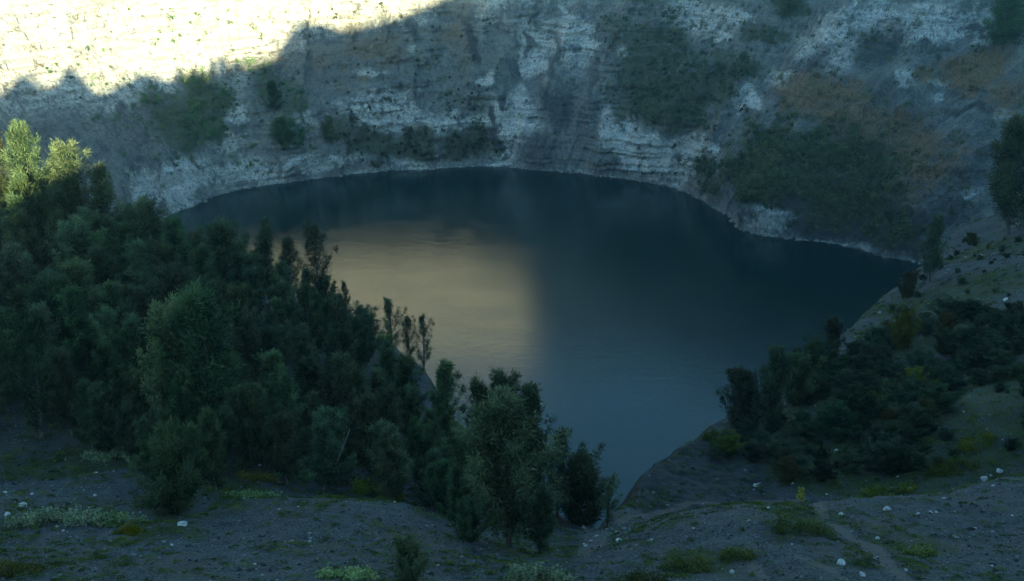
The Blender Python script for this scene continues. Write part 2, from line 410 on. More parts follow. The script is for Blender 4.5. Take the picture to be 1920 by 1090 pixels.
# ---- crater wall rock
def wall_material():
    N = Nodes('crater_rock')
    c = N.coords()
    veg, pale, brown, dark = (N.attr(k) for k in ('veg', 'pale', 'brown', 'dark'))
    strat = N.noise(1.0, 5, 0.6, N.coords((0.05, 0.05, 0.55)), 0.4)
    strat2 = N.noise(1.0, 5, 0.6, N.coords((0.10, 0.10, 1.5)), 0.5)
    streak = N.noise(1.0, 6, 0.68, N.coords((0.45, 0.45, 0.06)), 0.3)
    streak2 = N.noise(1.0, 5, 0.7, N.coords((1.6, 1.6, 0.16)))
    big = N.noise(0.035, 4, 0.55, c)
    blot = N.noise(0.10, 7, 0.68, c, 0.4)
    fine = N.noise(0.5, 7, 0.72, c)
    spots = N.noise(0.45, 5, 0.75, c)
    def soft(mask, w1=1.0, w2=0.7, w3=0.6):
        v = N.math('ADD', mask, N.math('MULTIPLY_ADD', blot, 2.0 * w1, -w1))
        v = N.math('ADD', v, N.math('MULTIPLY_ADD', fine, 2.0 * w2, -w2))
        return N.math('ADD', v, N.math('MULTIPLY_ADD', streak, 2.0 * w3, -w3))
    col = N.mix(N.ramp(blot, 0.32, 0.68), (0.095, 0.105, 0.110), (0.25, 0.26, 0.25))
    crisp = N.noise(1.3, 4, 0.7, c)
    col = N.mix(N.math('MULTIPLY', N.ramp(fine, 0.52, 0.60), 0.6), col, (0.075, 0.080, 0.085))
    col = N.mix(N.math('MULTIPLY', N.ramp(crisp, 0.56, 0.64), 0.5), col, (0.42, 0.42, 0.40))
    col = N.mix(N.math('MULTIPLY', N.ramp(streak, 0.42, 0.68), 0.55), col, (0.33, 0.335, 0.32))
    col = N.mix(N.math('MULTIPLY', N.ramp(streak2, 0.52, 0.7), 0.4), col, (0.072, 0.078, 0.080))
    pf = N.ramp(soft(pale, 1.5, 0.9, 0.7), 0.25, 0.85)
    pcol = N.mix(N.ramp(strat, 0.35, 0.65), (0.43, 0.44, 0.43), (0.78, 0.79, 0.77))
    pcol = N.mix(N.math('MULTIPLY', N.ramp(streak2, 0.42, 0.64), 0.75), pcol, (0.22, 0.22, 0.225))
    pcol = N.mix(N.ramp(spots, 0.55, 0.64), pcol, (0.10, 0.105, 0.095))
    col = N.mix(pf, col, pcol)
    bf = N.ramp(soft(brown, 1.5, 0.9, 0.6), 0.15, 0.95)
    bcol = N.mix(N.ramp(streak2, 0.35, 0.65), (0.10, 0.062, 0.034), (0.33, 0.205, 0.105))
    bcol = N.mix(N.ramp(spots, 0.58, 0.68), bcol, (0.05, 0.048, 0.04))
    col = N.mix(N.math('MULTIPLY', bf, 0.9), col, bcol)
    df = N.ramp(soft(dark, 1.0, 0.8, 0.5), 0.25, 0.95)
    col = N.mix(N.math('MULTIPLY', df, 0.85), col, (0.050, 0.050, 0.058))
    bed = N.math('MULTIPLY', N.ramp(strat2, 0.55, 0.66), N.ramp(big, 0.42, 0.6))
    col = N.mix(N.math('MULTIPLY', bed, 0.5), col, (0.085, 0.085, 0.08))
    vf = N.ramp(soft(veg, 1.4, 0.9, 0.5), 0.3, 0.9)
    vcol = N.mix(N.ramp(fine, 0.3, 0.7), (0.045, 0.056, 0.036), (0.105, 0.118, 0.070))
    col = N.mix(N.math('MULTIPLY', vf, 0.9), col, vcol)
    h = N.math('ADD', N.math('MULTIPLY', fine, 0.8), N.math('MULTIPLY', strat2, 0.45))
    h = N.math('ADD', h, N.math('MULTIPLY', streak2, 0.6))
    N.bump(h, 2.2, 1.0)
    return N.done(col)

PATCHES = {
    'veg': [(137.4, 29.7, 5.3, 16.0, 1.00), (139.2, 39.7, 3.9, 7.8, 0.80), (133.5, 37.5, 2.7, 11.6, 1.00), (125.3, 36.4, 3.8, 17.7, 0.70), (126.8, 20.9, 2.9, 7.6, 0.80), (115.4, 11.1, 6.1, 8.1, 1.00), (109.9, 11.1, 3.7, 8.2, 1.00), (118.6, 19.8, 2.6, 8.1, 0.80), (102.6, 10.2, 5.0, 9.6, 1.00), (73.3, 34.9, 8.6, 11.9, 1.20), (76.7, 55.1, 7.3, 18.3, 0.80), (67.4, 45.3, 6.3, 13.5, 0.90), (63.1, 55.3, 4.2, 6.1, 0.80), (60.5, 68.6, 4.4, 3.8, 0.80), (44.7, 27.5, 15.0, 14.2, 1.10), (50.9, 18.0, 12.2, 9.9, 1.10), (34.7, 19.8, 7.3, 16.9, 1.10), (62.0, 11.3, 6.2, 7.2, 0.90), (58.7, 80.4, 4.2, 4.2, 0.90), (44.2, 75.1, 3.7, 4.9, 0.50), (105.9, 44.9, 10.0, 14.0, 0.35), (101.9, 28.2, 4.3, 7.0, 0.45), (25.1, 9.4, 5.3, 6.7, 1.00), (121.9, 18.0, 1.0, 5.5, 1.00)],
    'pale': [(94.7, 28.7, 1.5, 5.8, 1.20), (88.7, 64.8, 1.0, 6.0, 1.00), (85.3, 55.8, 1.7, 4.7, 1.10), (81.0, 54.2, 1.1, 4.6, 1.00), (99.3, 39.9, 1.7, 2.3, 1.00), (114.0, 43.7, 2.6, 2.3, 0.90), (107.6, 51.1, 1.6, 1.9, 0.90), (65.9, 72.9, 3.0, 3.3, 1.10), (67.3, 62.1, 2.3, 2.6, 1.10), (50.6, 73.0, 2.5, 5.7, 1.00), (36.0, 77.2, 3.1, 3.5, 1.10), (32.1, 80.6, 1.8, 5.4, 1.10), (24.0, 55.0, 1.2, 2.6, 1.00), (36.7, 58.9, 0.6, 2.7, 1.00), (32.5, 54.4, 1.3, 1.5, 1.10), (40.1, 45.0, 0.6, 2.6, 1.20), (19.7, 28.0, 0.6, 3.4, 0.90), (59.0, 41.6, 2.4, 2.6, 1.20), (126.3, 10.4, 2.7, 3.3, 0.90), (124.0, 24.5, 1.3, 4.4, 0.80), (143.0, 10.9, 7.3, 8.0, 1.00), (147.6, 12.8, 3.2, 8.8, 0.90), (132.4, 7.0, 6.4, 5.8, 0.80), (131.1, 31.2, 1.6, 5.6, 0.90), (134.2, 18.7, 2.9, 4.5, 0.80), (121.8, 5.5, 6.3, 3.9, 0.90), (71.8, 12.2, 10.2, 9.0, 1.20), (80.8, 21.2, 4.0, 10.1, 1.10), (65.0, 20.4, 5.6, 5.6, 1.10), (95.7, 21.1, 3.4, 11.6, 1.00), (92.2, 52.4, 3.1, 19.0, 0.80), (112.9, 23.9, 7.7, 10.3, 0.80), (103.8, 19.5, 6.6, 6.0, 0.80), (86.7, 57.9, 3.1, 14.2, 0.80), (71.6, 68.3, 5.8, 9.1, 0.80), (42.2, 80.7, 11.8, 7.9, 0.80), (49.0, 66.5, 7.0, 9.3, 0.70), (53.9, 52.7, 5.6, 5.1, 0.90), (96.7, 5.4, 1.9, 5.7, 0.80), (60.3, 42.9, 3.3, 3.9, 1.00), (40.7, 47.8, 1.3, 4.7, 0.80), (32.3, 60.4, 5.3, 2.6, 0.70), (111.5, 4.0, 3.8, 3.1, 0.70), (42.8, 6.1, 8.1, 6.4, 0.75), (28.5, 1.6, 2.0, 2.4, 0.90), (118.0, 130.0, 42.0, 60.0, 1.90), (140.0, 90.0, 28.0, 44.0, 1.70)],  # last two entries whiten the sunlit upper wall to brighten it and its reflection
    'brown': [(34.3, 62.5, 1.4, 4.1, 1.10), (50.0, 46.8, 6.4, 4.3, 1.00), (41.6, 45.6, 6.0, 5.6, 1.00), (46.0, 52.3, 9.4, 8.4, 1.00), (51.8, 48.8, 5.6, 6.1, 1.00), (37.4, 41.9, 7.0, 9.3, 1.00), (28.6, 35.8, 7.3, 10.8, 1.00), (26.7, 22.2, 4.0, 9.2, 0.80), (30.1, 65.6, 3.4, 8.7, 1.20), (24.8, 58.5, 2.6, 6.9, 0.80), (116.2, 48.9, 10.1, 11.6, 0.45), (101.7, 63.8, 2.6, 17.1, 0.50), (112.0, 52.9, 5.1, 11.8, 0.40), (23.4, 30.0, 3.2, 10.3, 0.70)],
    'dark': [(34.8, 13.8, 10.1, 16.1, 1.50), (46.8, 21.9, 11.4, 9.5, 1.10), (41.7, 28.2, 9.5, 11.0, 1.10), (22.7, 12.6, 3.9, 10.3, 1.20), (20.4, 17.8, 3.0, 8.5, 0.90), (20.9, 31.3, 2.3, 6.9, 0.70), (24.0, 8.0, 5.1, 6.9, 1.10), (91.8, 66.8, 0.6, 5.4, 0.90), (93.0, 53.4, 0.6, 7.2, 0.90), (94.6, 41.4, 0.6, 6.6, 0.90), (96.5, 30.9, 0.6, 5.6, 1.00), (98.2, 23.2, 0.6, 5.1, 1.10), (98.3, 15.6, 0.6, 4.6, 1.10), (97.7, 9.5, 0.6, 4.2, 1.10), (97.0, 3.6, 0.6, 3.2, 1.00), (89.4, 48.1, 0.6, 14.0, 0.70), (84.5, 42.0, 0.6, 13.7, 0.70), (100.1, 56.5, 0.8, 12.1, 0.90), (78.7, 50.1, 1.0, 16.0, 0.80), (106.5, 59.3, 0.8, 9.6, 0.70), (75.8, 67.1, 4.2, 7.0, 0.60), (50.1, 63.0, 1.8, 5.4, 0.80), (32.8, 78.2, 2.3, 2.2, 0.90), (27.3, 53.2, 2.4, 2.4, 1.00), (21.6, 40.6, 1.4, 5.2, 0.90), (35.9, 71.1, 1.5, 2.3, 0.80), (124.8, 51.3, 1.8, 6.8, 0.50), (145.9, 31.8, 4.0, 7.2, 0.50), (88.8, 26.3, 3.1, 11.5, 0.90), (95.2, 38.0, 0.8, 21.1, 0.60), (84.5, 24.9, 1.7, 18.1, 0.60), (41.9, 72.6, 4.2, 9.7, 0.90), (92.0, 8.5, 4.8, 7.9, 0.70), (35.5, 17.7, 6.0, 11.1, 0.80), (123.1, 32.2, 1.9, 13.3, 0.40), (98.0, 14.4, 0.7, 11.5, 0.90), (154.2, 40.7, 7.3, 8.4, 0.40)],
}
def patch_mask(kind, a, h, warp=1.0):
    s = np.radians(a) * 180
    a2 = a + warp * 1.6 * fbm(s / 9, h / 9, 2.0, 3, 91)
    h2 = h + warp * 5.0 * fbm(s / 9, h / 9, 6.0, 3, 95)
    m = np.zeros(np.shape(a))
    for (a0, h0, da, dh, st) in PATCHES[kind]:
        d = np.sqrt(((a2 - a0) / da) ** 2 + ((h2 - h0) / dh) ** 2)
        m = np.maximum(m, st * (1 - sstep(0.35, 1.45, d)))
    return m

def build_wall():
    A = np.concatenate([np.linspace(-45, 15, 130, endpoint=False), np.linspace(15, 175, 1350), np.linspace(175.3, 192, 60)])
    hs = np.concatenate([[-6, -3], np.linspace(-1.5, 88, 240), np.linspace(90, 160, 40)])
    aa, hh = np.meshgrid(A, hs)
    scale = np.interp(aa, A_KEY, RIM) / 160.0
    up = sstep(88, 160, hh)
    hh2 = hh * (1 + (scale - 1) * up) + up * 8 * fbm(aa / 6, 0, 0, 3, 99)
    X, Y, Z = wall_point(aa, hh2)
    # the country beyond the rim
    ar = np.radians(A)
    rows = [(X, Y, Z)]
    r0 = np.hypot(X[-1] - LAKE_C[0], Y[-1] - LAKE_C[1])
    for dr, dz in ((12, 3), (40, 2), (80, -14), (120, -40)):
        z = Z[-1] + dz + 5 * fbm(A / 5, dr / 30, 0, 3, 101)
        rows.append(((LAKE_C[0] + (r0 + dr) * np.cos(ar))[None], (LAKE_C[1] + (r0 + dr) * np.sin(ar))[None], z[None]))
    X, Y, Z = (np.vstack([r[k] for r in rows]) for k in range(3))
    V = np.stack([X, Y, Z], -1).reshape(-1, 3)
    me = mesh_np('crater_wall', V, grid_faces(*X.shape)[:, ::-1], True, wall_material())
    n4 = 4 * len(A)
    for k in PATCHES:
        m = patch_mask(k, aa, hh)
        if k == 'pale':                      # the bleached band above the waterline
            m = np.maximum(m, (0.45 + 0.8 * fbm(aa / 2.5, hh / 3, 1.0, 3, 171)) * (1 - sstep(0.8, 4.0, hh)) * np.interp(aa, [54, 66, 92, 100, 160, 170], [0.0, 0.4, 0.6, 1.0, 1.0, 0.6]))
        if k in ('veg', 'dark'):
            m = m * (1 - np.exp(-((aa - 45.5) / 5.0) ** 4) * (1 - sstep(10, 15, hh)))
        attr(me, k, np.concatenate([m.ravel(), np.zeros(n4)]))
    o = obj('crater_wall', me)
    tag(o, 'pale layered crater wall rising from the far shore of the lake', 'cliff', kind='structure')
    return o

# ---- water
def build_lake():
    N = Nodes('lake_water')
    w1 = N.noise(1.0, 3, 0.55, N.coords((0.22, 0.35, 1)))
    w2 = N.noise(1.0, 3, 0.6, N.coords((0.9, 1.6, 1)))
    w3 = N.noise(1.0, 2, 0.6, N.coords((2.2, 3.4, 1)))
    h = N.math('ADD', N.math('MULTIPLY', w1, 0.25), N.math('MULTIPLY', w2, 0.14))
    h = N.math('ADD', h, N.math('MULTIPLY', w3, 0.09))
    N.bump(h, 0.19, 1.0)
    wind = N.noise(1.0, 5, 0.62, N.coords((0.03, 0.06, 1)), 0.8)
    rgh = N.math('MULTIPLY_ADD', N.ramp(wind, 0.35, 0.68), 0.10, 0.08)
    m = N.done((0.0006, 0.016, 0.016), rgh, 0.5)
    N.b.inputs['IOR'].default_value = 1.333
    A = np.radians(np.arange(0, 360, 2.0))
    V = [(LAKE_C[0], LAKE_C[1], 0)]
    for f in (0.25, 0.5, 0.75, 1.06):
        r = shore_r(np.degrees(np.where(A > math.pi, A - 2 * math.pi, A))) * f + (6 if f > 1 else 0)
        V += [(LAKE_C[0] + r[i] * math.cos(A[i]), LAKE_C[1] + r[i] * math.sin(A[i]), 0) for i in range(len(A))]
    n = len(A)
    tri = [(0, 1 + i, 1 + (i + 1) % n) for i in range(n)]
    faces = []
    for k in range(3):
        b0, b1 = 1 + k * n, 1 + (k + 1) * n
        for i in range(n):
            j = (i + 1) % n
            faces += [(b0 + i, b1 + i, b1 + j), (b0 + i, b1 + j, b0 + j)]
    o = obj('lake_water', mesh_np('lake_water', V, np.array(tri + faces), False, m))
    tag(o, 'dark still water of the crater lake', 'lake', kind='structure')

# ---- near slopes
def ground_material():
    N = Nodes('scree_ground')
    c = N.coords()
    n1 = N.noise(0.12, 5, 0.6, c)
    n2 = N.noise(0.9, 6, 0.65, c)
    n3 = N.noise(5.0, 5, 0.7, c)
    n4 = N.noise(0.35, 5, 0.6, c)
    col = N.mix(N.ramp(n2, 0.3, 0.7), (0.021, 0.023, 0.024), (0.056, 0.057, 0.058))
    col = N.mix(N.ramp(n3, 0.48, 0.64), col, (0.098, 0.104, 0.104))
    col = N.mix(N.math('MULTIPLY', N.ramp(n1, 0.5, 0.68), 0.5), col, (0.075, 0.058, 0.045))
    green = N.math('MULTIPLY', N.ramp(N.math('ADD', N.attr('green'), N.math('MULTIPLY_ADD', n4, 1.6, -0.8)), 0.15, 0.5), N.ramp(n2, 0.35, 0.55))
    gcol = N.mix(N.ramp(n3, 0.3, 0.7), (0.020, 0.028, 0.012), (0.058, 0.068, 0.026))
    col = N.mix(green, col, gcol)
    steep = N.attr('steep')
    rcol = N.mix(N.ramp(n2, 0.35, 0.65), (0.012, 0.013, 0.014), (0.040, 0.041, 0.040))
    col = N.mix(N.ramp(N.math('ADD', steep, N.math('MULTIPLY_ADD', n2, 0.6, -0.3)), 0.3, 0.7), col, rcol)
    pth = N.ramp(N.math('ADD', N.attr('path'), N.math('MULTIPLY_ADD', n2, 0.9, -0.45)), 0.35, 0.75)
    col = N.mix(N.math('MULTIPLY', pth, 0.5), col, (0.125, 0.10, 0.082))
    N.bump(N.math('ADD', N.math('MULTIPLY', n2, 0.5), N.math('MULTIPLY', n3, 0.25)), 0.25, 1.0)
    return N.done(col)

def seg_dist(x, y, pl):
    best = np.full(np.shape(x), 1e9)
    for (ax, ay), (bx, by) in zip(pl[:-1], pl[1:]):
        t = np.clip(((x - ax) * (bx - ax) + (y - ay) * (by - ay)) / ((bx - ax) ** 2 + (by - ay) ** 2), 0, 1)
        best = np.minimum(best, np.hypot(x - ax - t * (bx - ax), y - ay - t * (by - ay)))
    return best

def build_ground():
    ys = np.concatenate([np.linspace(-58, 38, 60, endpoint=False), 38 * (330 / 38) ** np.linspace(0, 1, 520)])
    u = np.linspace(-1, 1, 561)
    u = 0.75 * u + 0.25 * u ** 3
    yy, uu = np.meshgrid(ys, u, indexing='ij')
    half = 50 + 0.62 * np.maximum(yy, 30)
    xx = uu * half
    zz = ground(xx, yy)
    zz = np.maximum(zz, -4.0)
    V = np.stack([xx, yy, zz], -1).reshape(-1, 3)
    me = mesh_np('scree_slope', V, grid_faces(*xx.shape), True, ground_material())
    d = brink_d(xx, yy)
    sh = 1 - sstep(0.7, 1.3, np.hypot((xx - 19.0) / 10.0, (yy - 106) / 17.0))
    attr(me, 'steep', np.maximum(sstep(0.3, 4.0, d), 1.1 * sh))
    p = np.zeros(xx.shape)
    for pl, w in PATH:
        p = np.maximum(p, 1 - sstep(w * 0.5, w * 1.5, seg_dist(xx, yy, pl)))
    attr(me, 'path', p)
    g = 0.15 * np.ones(xx.shape)
    for (x0, y0, r, s) in GREEN:
        g = np.maximum(g, s * (1 - sstep(0.5, 1.2, np.hypot(xx - x0, yy - y0) / r)))
    attr(me, 'green', g)
    tag(obj('scree_slope', me), 'dark grey scree slopes in front of the lake', 'slope', kind='structure')

# ---- unseen rim behind the viewpoint, its crest shaped to cast the shadow edge
CREST = np.array([
    (-134, 131.0), (-115, 133.0), (-113, 137.5), (-110, 140.9), (-107, 139.3), (-102, 134.7), (-98, 136.6), (-95, 144.7), (-90, 139.6), (-82, 130.2), (-74, 135.3), (-66, 139.4), (-57, 136.2), (-48, 134.9), (-35, 134.6), (-28, 137.4), (-23, 139.9), (-5, 144.3), (1, 155.4), (8, 162.1), (19, 163.0), (30, 158.6), (47, 162.2), (65, 167.0), (86, 175.0), (107, 182.1), (123, 189.3), (134, 201.0), (143, 228.2), (153, 266.3), (165, 317.4),
], float)
def build_rim():
    xs = np.linspace(-330, 330, 441)
    ys = np.concatenate([np.linspace(-290, -62, 60), np.linspace(-60.5, -59.5, 3), np.linspace(-58, 60, 60)])
    cz = np.interp(xs, CREST[:, 0], CREST[:, 1])
    cz = np.minimum(cz, 310)
    cz = cz - np.maximum(xs - 230, 0) * 0.4
    xx, yy = np.meshgrid(xs, ys)
    dd = np.where(yy < -60, -(yy + 60) * 0.55, (yy + 60) * 2.3)
    zz = cz[None, :] - dd + np.minimum(dd, 6) / 6 * 3.0 * fbm(xx / 18, yy / 18, 1.0, 4, 111)
    zz = np.where(yy > -60, np.maximum(zz, 84), zz)
    zz = np.maximum(zz, 60)
    V = np.stack([xx, yy, zz], -1).reshape(-1, 3)
    me = mesh_np('crater_rim', V, grid_faces(*xx.shape), True, bpy.data.materials['scree_ground'])
    tag(obj('crater_rim', me), 'unseen crater rim behind the viewpoint, shaped to shade the crater', 'ridge', kind='structure')

build_wall()
build_lake()
build_ground()
build_rim()

# ------------------------------------------------------------------ foliage
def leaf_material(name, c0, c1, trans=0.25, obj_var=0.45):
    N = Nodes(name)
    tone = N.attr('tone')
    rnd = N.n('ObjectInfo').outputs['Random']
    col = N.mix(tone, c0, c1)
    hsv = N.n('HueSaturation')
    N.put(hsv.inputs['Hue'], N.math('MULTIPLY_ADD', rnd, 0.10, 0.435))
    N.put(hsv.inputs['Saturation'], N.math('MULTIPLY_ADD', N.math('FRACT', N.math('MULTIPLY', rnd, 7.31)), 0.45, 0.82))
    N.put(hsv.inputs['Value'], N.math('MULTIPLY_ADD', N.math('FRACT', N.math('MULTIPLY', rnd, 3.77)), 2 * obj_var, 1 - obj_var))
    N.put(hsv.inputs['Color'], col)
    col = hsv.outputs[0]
    d = N.n('BsdfDiffuse'); t = N.n('BsdfTranslucent'); mx = N.n('MixShader')
    N.put(d.inputs['Color'], col); N.put(t.inputs['Color'], col)
    mx.inputs[0].default_value = trans
    N.t.links.new(d.outputs[0], mx.inputs[1]); N.t.links.new(t.outputs[0], mx.inputs[2])
    N.t.links.new(mx.outputs[0], N.out.inputs['Surface'])
    return N.m

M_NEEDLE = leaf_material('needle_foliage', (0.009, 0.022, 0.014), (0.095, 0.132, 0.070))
M_THICKET = leaf_material('dark_thicket_foliage', (0.009, 0.020, 0.013), (0.056, 0.078, 0.044))
M_YELLOW = leaf_material('yellow_green_foliage', (0.045, 0.055, 0.012), (0.125, 0.130, 0.035))
M_PALE = leaf_material('pale_leaf_foliage', (0.075, 0.115, 0.060), (0.25, 0.34, 0.18), 0.2, 0.2)
M_MOSS = leaf_material('moss_foliage', (0.045, 0.062, 0.014), (0.175, 0.195, 0.048))
M_FAR = leaf_material('cliff_shrub_foliage', (0.022, 0.046, 0.024), (0.120, 0.180, 0.078), 0.2)

def bark_material():
    N = Nodes('bark')
    n = N.noise(1.0, 5, 0.6, N.coords((9, 9, 1.5)))
    return N.done(N.mix(n, (0.045, 0.038, 0.034), (0.17, 0.15, 0.135)))
M_BARK = bark_material()

def tube(pts, rads, sides=6):
    """open tapered tube along pts"""
    pts = np.asarray(pts, float); n = len(pts)
    V = []
    for i in range(n):
        t = pts[min(i + 1, n - 1)] - pts[max(i - 1, 0)]
        t = t / (np.linalg.norm(t) + 1e-9)
        a = np.cross(t, (1.0, 0.13, 0.0) if abs(t[0]) < 0.8 else (0.0, 1.0, 0.2)); a /= np.linalg.norm(a)
        b = np.cross(t, a)
        for k in range(sides):
            w = 2 * math.pi * k / sides
            V.append(pts[i] + rads[i] * (math.cos(w) * a + math.sin(w) * b))
    Fq = [(i * sides + k, i * sides + (k + 1) % sides, (i + 1) * sides + (k + 1) % sides, (i + 1) * sides + k) for i in range(n - 1) for k in range(sides)]
    return np.array(V), np.array(Fq)

class Tubes:
    def __init__(self):
        self.V, self.F, self.n = [], [], 0
    def add(self, pts, rads, sides=6):
        v, f = tube(pts, rads, sides)
        self.V.append(v); self.F.append(f + self.n); self.n += len(v)
    def mesh(self, name, mat):
        return mesh_np(name, np.vstack(self.V), np.vstack(self.F), True, mat)

def leaves_mesh(name, centers, dirs, L, W, tone, mat, rng, quad=False, face=None):
    """one slim leaf blade (triangle, or kite when quad) per centre"""
    n = len(centers)
    d = dirs / (np.linalg.norm(dirs, axis=1, keepdims=True) + 1e-9)
    nv = rng.normal(size=(n, 3))
    if face is not None:
        f = face / (np.linalg.norm(face, axis=1, keepdims=True) + 1e-9)
        nv = f + 0.38 * nv
    s = np.cross(d, nv); s /= np.linalg.norm(s, axis=1, keepdims=True) + 1e-9
    L = L[:, None]; W = W[:, None]
    if quad:
        V = np.stack([centers, centers + d * L * 0.5 + s * W * 0.5, centers + d * L, centers + d * L * 0.5 - s * W * 0.5], 1)
        k = 4
    else:
        V = np.stack([centers - s * W * 0.5, centers + s * W * 0.5, centers + d * L], 1)
        k = 3
    me = mesh_np(name, V.reshape(-1, 3), np.arange(n * k).reshape(n, k), False, mat)
    attr(me, 'tone', np.repeat(tone, k))
    return me

KINDS = {   # crown base, crown half-width, limbs, leaves per clump, clump radius, roundness
    'full':   dict(t0=0.14, R=0.170, n=34, per=80, cr=0.046, p=0.66),
    'broad':  dict(t0=0.15, R=0.230, n=44, per=88, cr=0.050, p=0.78),
    'narrow': dict(t0=0.16, R=0.125, n=28, per=66, cr=0.040, p=0.66),
    'open':   dict(t0=0.14, R=0.200, n=26, per=60, cr=0.040, p=0.84),
    'sparse': dict(t0=0.18, R=0.165, n=20, per=46, cr=0.034, p=0.85),
    'bushy':  dict(t0=0.03, R=0.370, n=34, per=92, cr=0.078, p=0.72),
}
def tree_meshes(kind, seed):
    k = KINDS[kind]
    rng = np.random.default_rng(seed)
    T = Tubes()
    bend = rng.normal(0, 0.018, 2); wob = rng.uniform(0, 6.28, 2)
    def axis(t):
        return np.array([bend[0] * t * 2 + 0.012 * math.sin(5 * t + wob[0]), bend[1] * t * 2 + 0.012 * math.sin(4 * t + wob[1]), t])
    ts = np.linspace(-0.06, 0.97, 12)
    T.add([axis(t) for t in ts], [0.017 * (1 - 0.9 * max(t, 0)) + (0.008 if t < 0 else 0) + 0.0012 for t in ts], 7)
    C, D, tone, FN = [], [], [], []
    lop = rng.uniform(0, 6.28)
    for i in range(k['n']):
        u = ((i + rng.uniform(0, 1)) / k['n'])
        t = k['t0'] + (0.97 - k['t0']) * u
        env = (math.sin(math.pi * min(0.98, (0.12 + 0.86 * u) ** k['p'])) ** 0.75)
        az = i * 2.39996 + rng.normal(0, 0.5)
        ln = k['R'] * (0.08 + env) * rng.uniform(0.45, 1.35) * (1 + 0.22 * math.cos(az - lop))
        rise = math.radians(rng.uniform(10, 40) + 28 * u)
        d = np.array([math.cos(az) * math.cos(rise), math.sin(az) * math.cos(rise), math.sin(rise)])
        p0 = axis(t - 0.3 * ln)
        pts = [p0 + d * ln * s + np.array([0, 0, 0.55 * ln * s * s]) for s in (0, 0.35, 0.7, 1.0)]
        r = 0.0055 * (1.1 - u)
        T.add(pts, [r + 0.0008, r * 0.7 + 0.0006, r * 0.45 + 0.0005, 0.0006], 4)
        nc = 5 if kind not in ('open', 'sparse') else 4
        lt = rng.uniform(-0.1, 0.22)
        for s in np.linspace(0.34, 1.12, nc):
            c = p0 + d * ln * s + np.array([0, 0, 0.55 * ln * s * s]) + rng.normal(0, 0.010, 3)
            m = int(k['per'] * rng.uniform(0.6, 1.3))
            cr = k['cr'] * rng.uniform(0.75, 1.2) * (1.18 - 0.5 * s) * (0.75 + 0.25 * env)
            q = rng.normal(0, 1, (m, 3)) * np.array([cr, cr, cr * 1.15]) * 0.62
            FN.append(q / cr + 0.7 * d + np.array([0, 0, 0.55]))
            C.append(c + q)
            D.append(q / (cr + 1e-6) * 0.55 + rng.normal(0, 0.55, (m, 3)) + d * 0.5 + np.array([0, 0, -0.15]))
            tone.append(np.clip(rng.uniform(0.0, 0.55) + lt + 0.3 * s - 0.1 + 0.22 * q[:, 2] / cr + rng.normal(0, 0.10, m), 0, 1))  # limb tips and clump tops painted lighter, as skylight would leave them
    C = np.vstack(C); D = np.vstack(D); tone = np.concatenate(tone)
    n = len(C)
    fit = 1.0 / max(float(np.percentile(C[:, 2], 99.7)), 0.5)     # the crown tops out at height 1
    C = C * fit
    T.V = [v * fit for v in T.V]
    sc = 1.0 if kind != 'bushy' else 1.5
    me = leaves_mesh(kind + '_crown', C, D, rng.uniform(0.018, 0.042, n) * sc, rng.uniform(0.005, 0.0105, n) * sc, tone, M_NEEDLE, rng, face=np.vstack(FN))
    return T.mesh(kind + '_trunk', M_BARK), me

TREE_LIB = {}
def tree_kind(kind, i):
    key = (kind, i % 3)
    if key not in TREE_LIB:
        TREE_LIB[key] = tree_meshes(kind, 100 + 17 * (i % 3) + 7 * sorted(KINDS).index(kind))
    return TREE_LIB[key]

def place_tree(name, x, y, z, h, kind, i, label, group, cat='tree', mat=None, wide=1.0):
    tm, cm = tree_kind(kind, i)
    root = obj(name, None, loc=(x, y, z))
    root.empty_display_size = 0.5
    root.rotation_euler = (0, 0, (i * 2.4) % 6.283)
    root.scale = (h * wide, h * wide, h)
    tag(root, label, cat, group)
    obj('trunk', tm, root)
    c = obj('crown', cm, root)
    if mat:
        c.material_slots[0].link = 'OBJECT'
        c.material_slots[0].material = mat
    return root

gz = lambda x, y: float(ground(np.array([x]), np.array([y]))[0])
rnd = random.Random(4)
taken = []
WIDE = {0: 0.85, 18: 1.2, 25: 0.85}
for i, (x, y, h, kind, label) in enumerate(TREES):
    nm = 'casuarina_tree' if kind != 'bushy' else 'bushy_tree'
    if 'bush' in label and 'tree' not in label.split(' beside')[0].split(' at ')[0].split(' on ')[0]:
        nm = 'bush'
    mat = M_YELLOW if 'yellow-green' in label and nm == 'bush' else None
    place_tree(nm, x, y, gz(x, y) - 0.1, h, kind, i, label, None, 'bush' if nm == 'bush' else 'tree', mat, WIDE.get(i, 1.0))
    taken.append((x, y, 0.14 * h))

def scatter_in(poly, spacing, seed, margin):
    poly = np.array(poly, float)
    rg = np.random.default_rng(seed)
    (x0, y0), (x1, y1) = poly.min(0), poly.max(0)
    pts = []
    cand = rg.uniform((x0, y0), (x1, y1), (6000, 2))
    ok = inside(cand[:, 0], cand[:, 1], poly) & (brink_d(cand[:, 0], cand[:, 1]) < -margin)
    for p in cand[ok]:
        if all((p[0] - q[0]) ** 2 + (p[1] - q[1]) ** 2 > spacing ** 2 for q in pts) and all((p[0] - q[0]) ** 2 + (p[1] - q[1]) ** 2 > max(q[2], 1.2) ** 2 for q in taken):
            pts.append((float(p[0]), float(p[1])))
    return pts

